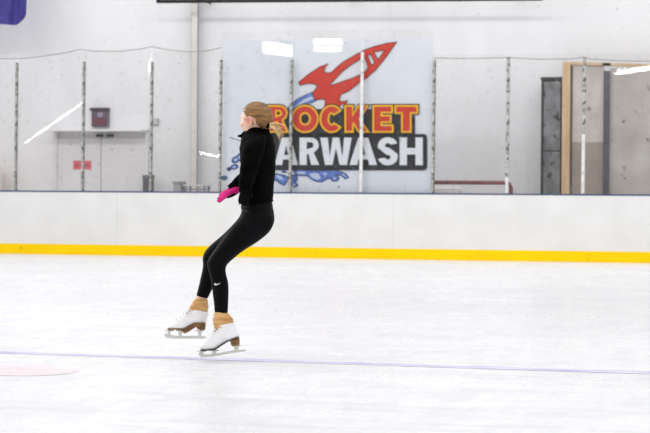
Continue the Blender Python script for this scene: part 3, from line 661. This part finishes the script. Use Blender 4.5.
# nose, brow, lips, chin, cheeks
ring_loft(bm, [[HP(.078 + a*math.cos(t), b*math.sin(t), z) for t in [2*math.pi*k/12 for k in range(12)]] for z, a, b in ((.006, .010, .007), (-.010, .018, .008), (-.022, .031, .010), (-.030, .035, .013), (-.037, .025, .013), (-.041, .008, .008))])
for s in (-1, 1):
    ell(bm, HP(.079, s*.026, .015), (.010, .018, .006), TURN); ell(bm, HP(.066, s*.034, -.026), (.016, .020, .018), TURN); ell(bm, HP(.088, s*.010, -.034), (.008, .007, .006), TURN)
ell(bm, HP(.082, 0, -.050), (.008, .019, .0045), TURN); ell(bm, HP(.081, 0, -.060), (.008, .017, .005), TURN); ell(bm, HP(.073, 0, -.083), (.012, .018, .012), TURN)
for s in (-1, 1):                                          # ears
    for k in range(13):
        t = math.radians(-150 + 300*k/12); ell(bm, HP(-.004 - .015*math.cos(t), s*(.0835 - .003*math.cos(t)), -.012 + .026*math.sin(t)), (.0050, .0050, .0050), seg=8)
    ell(bm, HP(-.002, s*.077, -.012), (.014, .006, .022), TURN, 12); ell(bm, HP(.004, s*.080, -.037), (.007, .005, .007), TURN, 10)
ring_loft(bm, lofts(NECK)); ring_loft(bm, lofts(TORSO, .012)); ring_loft(bm, lofts(HIPS, .008))
for ch, sh in ((NLEG, .006), (FLEG, .006), (NARM, .010), (FARM, .010)): ring_loft(bm, lofts(ch, sh))
# ankles and feet inside the boots
ring_loft(bm, lofts([((216.5, 311), (228, 311.5), -.07, .030), ((216.5, 322), (231, 322), -.07, .032), ((214, 331), (236, 333), -.07, .033), ((205, 342), (222, 346), -.07, .030)]))
ring_loft(bm, lofts([((196, 296), (206.5, 299), .11, .030), ((193, 305), (206, 307), .11, .031), ((190, 312), (204.5, 318), .11, .032), ((174, 325), (188, 331), .11, .028)]))
# hands inside the gloves, root of each finger
fh_w, fh_k, fh_o = U(238.6, 187.8, .135), U(225.6, 193.4, .11), Vector((-.18, .45, .87)).normalized()
nh_w, nh_k, nh_o = U(246, 191.5, -.19), U(244.5, 199.5, -.185), Vector((-.92, .35, .1)).normalized()
fh_dirs = [(0.08, .068, -.30), (0.05, .078, -.26), (0.10, .070, -.20), (0.14, .054, -.12)]
nh_dirs = [(0.55, .050, -.05), (0.6, .056, 0), (0.6, .053, .04), (0.65, .043, .1)]
fh_th = ((.30, 1.0, .010), (.62, 1.12, .018), (.95, 1.0, .024)); nh_th = ((.4, 1.15, .012), (.75, 1.1, .02), (1.05, .8, .028))
hand_mesh(bm, fh_w, fh_k, fh_o, .015, fh_dirs, ((.30, .8, .010), (.55, .9, .014), (.8, .8, .018)), r=.0038, thick=.007)
hand_mesh(bm, nh_w, nh_k, nh_o, .026, nh_dirs, nh_th, r=.0045, thick=.007)
bodyo = link('body', bm, M_skin, SK); remesh(bodyo, 0.0042, 3)
bodyo.data.materials.append(noisy('skin_flushed', srgb(224, 140, 118), srgb(236, 162, 142), nscale=30, rough=0.5, spec=0.3))
ear_c = [(HP(.000, s*.082, -.012), .020) for s in (-1, 1)] + [(HP(.074, s*.040, -.034), .013) for s in (-1, 1)] + [(HP(.112, 0, -.029), .012)]
for p in bodyo.data.polygons:
    if any((p.center - c_).length < r_ for c_, r_ in ear_c): p.material_index = 1
# eyes, brows, lips as face details
M_iris = mat('iris_blue', srgb(70, 90, 110), 0.2); M_eyew = mat('eye_white', srgb(235, 232, 228), 0.2); M_brow = mat('brow', srgb(150, 112, 74), 0.6)
for s in (-1, 1):
    bm = bmesh.new(); ell(bm, HP(.0735, s*.030, -.004), (.0105, .0115, .0105), seg=24); ic = HP(.0845, s*.030, -.004)
    for f in bm.faces: f.material_index = 1 if (f.calc_center_median() - ic).length < .0052 else 0
    link('eye', bm, [M_eyew, M_iris], bodyo, True)
M_hair = noisy('hair', srgb(88, 58, 22), srgb(172, 124, 60), scale=(4, 4, 34), nscale=3.4, rough=0.38, spec=0.5, lo=0.32, hi=0.72, bump=0.4, rot=(0, 0.75, 0.2), detail=8)
M_hair_l = noisy('hair_tail', srgb(208, 162, 98), srgb(252, 228, 178), scale=(3, 3, 30), nscale=4, rough=0.38, lo=0.3, hi=0.7, bump=0.4, rot=(0, 0.5, 0))
for s in (-1, 1):
    bm = bmesh.new(); tube(bm, [HP(.084-.002*k*k, s*(.016+.010*k), .014+.0015*k) for k in range(4)], [.002, .003, .0028, .0015], 6); link('eyebrow', bm, M_brow, bodyo, True)
bm = bmesh.new()
ell(bm, HP(.0852, 0, -.0505), (.005, .0185, .0036), TURN); ell(bm, HP(.0842, 0, -.0595), (.005, .0165, .0040), TURN)
link('lips', bm, mat('lip', srgb(212, 120, 118), 0.4), bodyo, True)
# ---- hair
bm = bmesh.new(); bmesh.ops.create_uvsphere(bm, u_segments=72, v_segments=48, radius=1)
def lerp(a, b, t): return a + (b-a)*max(0, min(1, t))
for v in bm.verts:
    n = v.co.normalized(); f, s, z = n.x, n.y, n.z          # f forward
    # hairline as function of height direction: hair where f < limit
    lim = lerp(0.70, 1.05, (z-0.55)/0.2) if z > 0.45 else lerp(0.30, 0.70, z/0.45)
    if z < 0.12: lim = lerp(0.20, -0.24, (0.12-z)/0.16) if z > -0.42 else lerp(-0.24, -0.42, (-0.42-z)/0.2)
    k = (lim - f)/0.12
    if z < -0.62: k = min(k, (z+0.80)/0.14 )
    k = max(0, min(1, k)); k = k*k*(3-2*k)
    st = 0.0018*math.sin(math.atan2(s, z+0.35)*34 + f*3)
    rx, ry, rz = .1060, .0815, .1035
    full = Vector((n.x*rx - .013, n.y*ry, n.z*rz + .004)); full += n*(st + .0035)
    inn = Vector((n.x*rx*.74 - .010, n.y*ry*.74, n.z*rz*.74 + .004))
    p = inn.lerp(full, k); v.co = HP(p.x, p.y, p.z)
hair = link('hair', bm, M_hair, SK, True)
TIE = U(271.8, 124.6, .055)
TIEp = HP(-.096, -.020, -.046)
bm = bmesh.new(); tdir = Vector((1, .25, -.15)).normalized()
tube(bm, [TIEp - tdir*.008, TIEp, TIEp + tdir*.010], [.013, .0185, .014], 14); ell(bm, TIEp + Vector((0, -.008, -.010)), (.013, .008, .009), seg=10)
link('hair_tie', bm, M_blackfab, hair, True)
bm = bmesh.new(); rnd = random.Random(3)

for i in range(46):
    u = rnd.random(); ang = math.radians(-6 - 50*u); ln = rnd.uniform(.080, .130); lat = rnd.uniform(-.35, .30)
    e = TIEp + Vector((math.cos(ang)*ln, lat*ln, math.sin(ang)*ln)); a0 = TIEp + tdir*.004 + Vector((0, rnd.uniform(-.010, .010), rnd.uniform(-.009, .009)))
    pts = []
    for k in range(9):
        t = k/8; p = a0.lerp(e, t); p.z += (.014*(1-u) + .002)*math.sin(math.pi*t) + .004*math.sin(t*8+i)*t; p.x += .012*u*math.sin(math.pi*t); p.y += .005*math.sin(t*6+i*1.3)*t; pts.append(p)
    g = rnd.uniform(.6, 1.1); tube(bm, pts, [.0035*g, .0044*g, .0046*g, .0042*g, .0038*g, .0030*g, .0022*g, .0013*g, .0005], 6, mi=(1 if i % 4 == 0 else 0))
link('ponytail', bm, [M_hair_l, M_hair], hair, True)
bm = bmesh.new()
for i in range(16):                                          # loose wisps at hairline and nape
    if i < 9: a0 = HP(.030 - .006*i, -.075 + .0008*i, .01 - .004*i); e = a0 + TURN @ Vector((-.004 + .001*i, -.004, -.026 - .001*i))
    else: a0 = HP(-.085 + .006*(i-9), -.035, -.050); e = a0 + Vector((.012, -.004, -.024 + .002*(i-9)))
    tube(bm, [a0, a0.lerp(e, .5) + Vector((.002, -.003, 0)), e], [.0012, .001, .0004], 5)
link('loose_strands', bm, M_hair, hair, True)
# ---- jacket
bm = bmesh.new(); ring_loft(bm, lofts(TORSO)); ring_loft(bm, lofts(NARM)); ring_loft(bm, lofts(FARM)); jacket = link('jacket', bm, M_blackfab, SK)
remesh(jacket, 0.0055, 4)
for v in jacket.data.vertices:                                # folds at the elbows and the waist
    c = v.co; q = noise.noise(Vector((c.x*9, c.y*9, c.z*26 + c.x*14))); v.co = c + v.normal*(0.0045*q)
bm = bmesh.new()                                              # stand-up collar, a hollow band
prof = [((246.0, 134.5), (269.5, 134), 0, .072), ((245.2, 131.0), (269.0, 131.5), 0, .066), ((246.6, 127.8), (268.0, 128.8), .0, .062)]
R1 = lofts(prof, 0, 28, 4); R2 = lofts(prof, .006, 28, 4)
vr = [[bm.verts.new(p) for p in r] for r in R1 + R2[::-1]]
for i in range(len(vr)-1):
    for k in range(28): bm.faces.new((vr[i][k], vr[i][(k+1) % 28], vr[i+1][(k+1) % 28], vr[i+1][k]))
link('collar', bm, M_blackfab, jacket, True)
bm = bmesh.new(); tube(bm, [U(246.5, 131.5, -.01), U(243.5, 134.2, -.015), U(240.8, 136.8, -.015), U(237.2, 136.8, -.015)], [.010, .012, .011, .006], 8); link('collar_flap', bm, M_blackfab, jacket, True)
bm = bmesh.new(); tube(bm, [U(242.5, 142.6, -.03), U(238, 141, -.04), U(233.5, 139.4, -.045), U(229.2, 138.2, -.045)], [.0022, .0022, .0022, .0030], 6); link('drawcord', bm, mat('cord', srgb(52, 50, 52), 0.6), jacket, True)
bm = bmesh.new()
for st in ([((238.4, 205.2), (273.0, 202.2), 0, .145), ((238.4, 203.2), (273.2, 200.2), 0, .146)],): ring_loft(bm, lofts(st, 0, 32, 3))
link('hem_band', bm, M_blackfab, jacket, True)
bm = bmesh.new(); ring_loft(bm, lofts([((239.6, 189), (252.8, 191.5), -.19, .042), ((239.8, 192.6), (252.2, 195), -.19, .041)], 0, 24, 3)); link('cuff', bm, M_blackfab, jacket, True)
bm = bmesh.new(); ring_loft(bm, lofts([((232.2, 180.2), (240.4, 189.4), .15, .034), ((230.6, 181.6), (238.4, 190.6), .146, .032)], 0, 24, 3)); link('cuff', bm, M_blackfab, jacket, True)
# ---- leggings
bm = bmesh.new(); ring_loft(bm, lofts(HIPS)); ring_loft(bm, lofts(NLEG)); ring_loft(bm, lofts(FLEG)); legg = link('leggings', bm, M_legg, SK); remesh(legg, 0.0055, 4)
bm = bmesh.new(); ring_loft(bm, lofts([((240.8, 205.5), (272.2, 203.4), 0, .137), ((240.6, 209.5), (272.8, 208), 0, .143)], 0, 32, 3)); link('waistband', bm, M_legg, legg, True)
# white tick emblem, laid on the calf
sw = [(215.6, 283.6), (215.7, 284.8), (216.8, 285.5), (218.6, 284.9), (222.4, 282.7), (218.9, 283.8), (217.3, 284.1), (216.8, 283.7), (217.0, 282.8)]
bm = bmesh.new(); vv = []
def on_calf(px, py, lift):
    # closest front point of the leg ellipse at this height
    c = ((211.9+229.3)/2 + (py-283)*.12, -.076); rx, ry = 8.8/SC, .052; dx = (px-c[0])/SC
    return U(px, py, c[1] - ry*math.sqrt(max(0, 1-(dx/rx)**2)) - lift)
from mathutils.bvhtree import BVHTree
_bm = bmesh.new(); _bm.from_mesh(legg.data); bvh = BVHTree.FromBMesh(_bm)
def on_leg(px, py, lift):
    p = U(px, py, -1); h = bvh.ray_cast(p, Vector((0, 1, 0))); return (h[0] + Vector((0, -lift, 0))) if h[0] else on_calf(px, py, lift)
tr = tessellate_polygon([[Vector((x, y, 0)) for x, y in sw]]); 
fr_ = [bm.verts.new(on_leg(x, y, .0022)) for x, y in sw]; bk_ = [bm.verts.new(on_leg(x, y, .0)) for x, y in sw]
for t3 in tr:
    f = bm.faces.new([fr_[i] for i in t3]); f.normal_update()
    if f.normal.y > 0: f.normal_flip()
for i in range(len(sw)): j = (i+1) % len(sw); bm.faces.new((fr_[i], fr_[j], bk_[j], bk_[i]))
tk = link('emblem', bm, mat('emblem_white', srgb(240, 240, 240), 0.5), legg); tk['label'] = 'small white tick emblem'
# ---- gloves
M_pink = noisy('glove_pink', srgb(236, 10, 128), srgb(250, 30, 150), nscale=30, rough=0.6)
M_gblack = mat('glove_black', srgb(7, 7, 9), 0.8, 0.08)
bm = bmesh.new(); hand_mesh(bm, fh_w, fh_k, fh_o, .0225, fh_dirs, fh_th, r=.0080, thick=.013)
gl = link('glove', bm, [M_pink, M_gblack], SK); remesh(gl, 0.0026, 3); gl['label'] = 'magenta glove with black back'
gn = ((fh_k-fh_w).normalized().cross(fh_o)).normalized()
if gn.y < 0: gn = -gn
for p in gl.data.polygons:
    rel = p.center - fh_w; along = rel.dot((fh_k-fh_w).normalized())
    ax_ = (fh_k-fh_w).normalized(); po = (fh_o - ax_*fh_o.dot(ax_)).normalized()
    if rel.dot(gn) > .0035 or (rel.dot(po) > .009 and along < .07) or along < .006: p.material_index = 1
    else: p.material_index = 0
bm = bmesh.new(); hand_mesh(bm, nh_w, nh_k, nh_o, .034, nh_dirs, nh_th, r=.0088, thick=.014)
g2_ = link('glove', bm, M_gblack, SK); remesh(g2_, 0.0026, 3); g2_['label'] = 'black glove'
# ---- socks, skates
M_sock = noisy('tan_tights', srgb(196, 146, 84), srgb(222, 178, 118), scale=(1, 1, 4), nscale=12, rough=0.7, bump=0.8)
M_boot = noisy('boot_white', srgb(240, 238, 238), srgb(246, 245, 245), nscale=12, rough=0.35, spec=0.5)
M_sole = noisy('sole_brown', srgb(96, 62, 34), srgb(150, 112, 66), scale=(3, 3, 10), nscale=6, rough=0.45)
M_welt = mat('welt_dark', srgb(62, 46, 40), 0.4); M_steel = mat('blade_steel', srgb(214, 213, 206), 0.35, 0.5, 0.3)
M_lace = mat('lace', srgb(232, 230, 228), 0.7); M_eye = mat('eyelet', srgb(120, 112, 104), 0.3, 0.5, 0.7)
def prism(bm, poly, d0, d1, mi=0, bev=0.0):
    n = len(poly); A_v = [bm.verts.new(U(x, y, d0)) for x, y in poly]; B_v = [bm.verts.new(U(x, y, d1)) for x, y in poly]
    fs = [bm.faces.new(A_v), bm.faces.new(B_v[::-1])] + [bm.faces.new((A_v[i], B_v[i], B_v[(i+1) % n], A_v[(i+1) % n])) for i in range(n)]
    bmesh.ops.recalc_face_normals(bm, faces=fs)
    if bev: bmesh.ops.bevel(bm, geom=list({e for f in fs for e in f.edges}), offset=bev, segments=2, affect='EDGES')
def sock(st):
    bm = bmesh.new(); ring_loft(bm, lofts(st, 0, 24, 6)); o = link('sock', bm, M_sock, SK)
    remesh(o, .003, 2)
    for v in o.data.vertices: v.co += v.normal*(.0055*noise.noise(Vector((v.co.x*10 + v.co.z*30, v.co.y*12, v.co.z*60))) + 0.0022*math.sin(v.co.z*380 + v.co.x*90))
    o['label'] = 'bunched tan tights over the ankle'
sock([((215.0, 312.6), (229.6, 312.8), -.07, .040), ((214.4, 317), (231, 316), -.07, .046), ((214, 322), (234.6, 320.5), -.07, .048), ((215.2, 327.5), (234.6, 324.4), -.07, .042), ((217.5, 331), (232.5, 327.5), -.07, .034)])
sock([((195.6, 300.0), (206.8, 301.8), .11, .037), ((192.6, 303), (207.6, 304.8), .11, .045), ((189.6, 307.4), (207.8, 309.6), .11, .046), ((188.6, 311.4), (206.4, 314.8), .11, .041), ((191, 314), (205, 316.5), .11, .032)])
def skate(d, boot, welt, heel, blade, posts, toe, laces, lab, pick):
    ox, oy, by = (1.0, 0.0, 0.4) if not pick else (0.3, 1.3, 2.2)
    sh = lambda l, k=0: [(x+ox, y+(by if k else oy)) for x, y in l]
    boot = [((a_[0]+ox, a_[1]+oy), (b_[0]+ox, b_[1]+oy), c_, e_) for a_, b_, c_, e_ in boot]
    welt, heel, blade, laces = sh(welt), sh(heel), sh(blade, 1), sh(laces); posts = [sh(q, 1) for q in posts]
    bm = bmesh.new(); ring_loft(bm, lofts(boot, 0, 24, 4))
    bt = link('boot', bm, M_boot, SK); remesh(bt, .003, 3); bt['label'] = lab
    bm = bmesh.new(); prism(bm, welt, d-.036, d+.036, bev=.002); link('sole', bm, M_sole if pick else M_welt, bt)
    bm = bmesh.new(); prism(bm, heel, d-.030, d+.030, bev=.003); link('heel', bm, M_sole, bt)
    bm = bmesh.new(); prism(bm, blade, d-.0035, d+.0035, bev=.0006); bl = link('blade', bm, M_steel, bt)
    for pp in posts:
        bm = bmesh.new(); prism(bm, pp, d-.010, d+.010, bev=.001)
        cxm = sum(x for x, y in pp)/len(pp); ym = min(y for x, y in pp)
        prism(bm, [(cxm-4.5, ym), (cxm+4.5, ym), (cxm+4.5, ym+.7), (cxm-4.5, ym+.7)], d-.026, d+.026); link('stanchion', bm, M_steel, bt)
    bm = bmesh.new()
    for (x, y) in laces: tube(bm, [U(x+1.8, y+.2, d-.038), U(x-.4, y-.2, d-.018), U(x-.9, y-.5, d+.010), U(x+1.2, y, d+.036)], .0022, 6)
    link('laces', bm, M_lace, bt, True)
    bm = bmesh.new()
    for (x, y) in laces[-2:]: ell(bm, U(x+2.4, y+.6, d-.041), (.005, .003, .005), seg=8)
    link('hooks', bm, M_eye, bt, True)
# near skate
skate(-.07,
      [((199.8, 346.5), (201.5, 350.3), -.07, .014), ((201.3, 343.4), (205, 350.6), -.07, .030), ((204.6, 340), (210, 350.3), -.07, .038), ((208.5, 335.8), (217, 348.6), -.07, .040), ((211.8, 331), (226, 342.8), -.07, .038), ((213.8, 328.6), (239.4, 338.5), -.07, .038), ((215, 327.6), (238.0, 332), -.07, .041), ((215.6, 326.6), (235.8, 326.2), -.07, .045), ((215.2, 326.0), (233.8, 322.0), -.07, .046)],
      [(200.6, 349.9), (215.2, 349.0), (223, 343.8), (230, 339.6), (238.8, 336.0), (239, 336.6), (230.2, 340.3), (223.3, 344.6), (215.6, 349.9), (200.8, 350.8)],
      [(230.2, 340.4), (239.4, 336.6), (239.8, 344.8), (232.4, 346.2)],
      [(199.2, 352.6), (201.2, 352.0), (206, 354.0), (215, 353.4), (232, 350.0), (244.5, 348.8), (246.2, 349.4), (245.6, 350.8), (232, 352.6), (215, 356.0), (206, 356.9), (201.5, 356.8), (199.4, 355.0)],
      [[(212.4, 350.0), (216.8, 349.8), (216.2, 354.2), (213.2, 354.6)], [(234.0, 345.4), (239.0, 344.8), (238.2, 350.4), (235.4, 350.8)], [(200.6, 350.6), (203.6, 350.6), (203.6, 353.5), (200.8, 353.2)]],
      None, [(206.8, 337.4), (209.2, 334.8), (211.2, 332.4), (213.0, 330.2), (214.4, 328.4)], 'white leather skate boot', False)
# far skate
skate(.11,
      [((165.8, 328.4), (167.4, 330.0), .11, .014), ((168, 326.2), (172, 330.6), .11, .030), ((172.4, 323.4), (177, 331.0), .11, .038), ((178.4, 318.8), (184.5, 330.0), .11, .040), ((183, 314.6), (193.5, 325.6), .11, .038), ((186.2, 311.8), (204.4, 325.2), .11, .038), ((187.6, 310.6), (206.2, 319), .11, .042), ((187.8, 309.6), (207.4, 315.0), .11, .046), ((188.2, 308.8), (207.6, 312.6), .11, .046)],
      [(166.4, 329.2), (178.5, 328.6), (182, 329.8), (188, 326.6), (194, 323.2), (204.8, 322.8), (204.8, 325.4), (195, 327.8), (188.6, 332.2), (184, 334.4), (181, 331.4), (178, 330.2), (167.2, 331.0)],
      [(194.4, 324.6), (204.9, 323.2), (204.4, 330.4), (201, 331.4), (196.4, 329.2)],
      [(163.0, 334.2), (165.8, 333.6), (172, 335.6), (180, 336.0), (198, 335.8), (204.8, 336.4), (205.4, 337.6), (203, 338.6), (190, 338.8), (174, 338.9), (166.5, 338.2), (163.4, 336.6)],
      [[(177.2, 330.4), (181.4, 331.4), (180.8, 336.6), (178.0, 336.6)], [(196.6, 330.0), (201.2, 331.0), (200.2, 336.6), (198.0, 336.6)], [(166.6, 330.4), (169.6, 330.4), (169.2, 335.4), (167.0, 334.8)]],
      None, [(175.6, 320.4), (178.8, 318.0), (181.6, 315.4), (184.2, 313.0), (186.4, 311.0)], 'white leather skate boot', True)
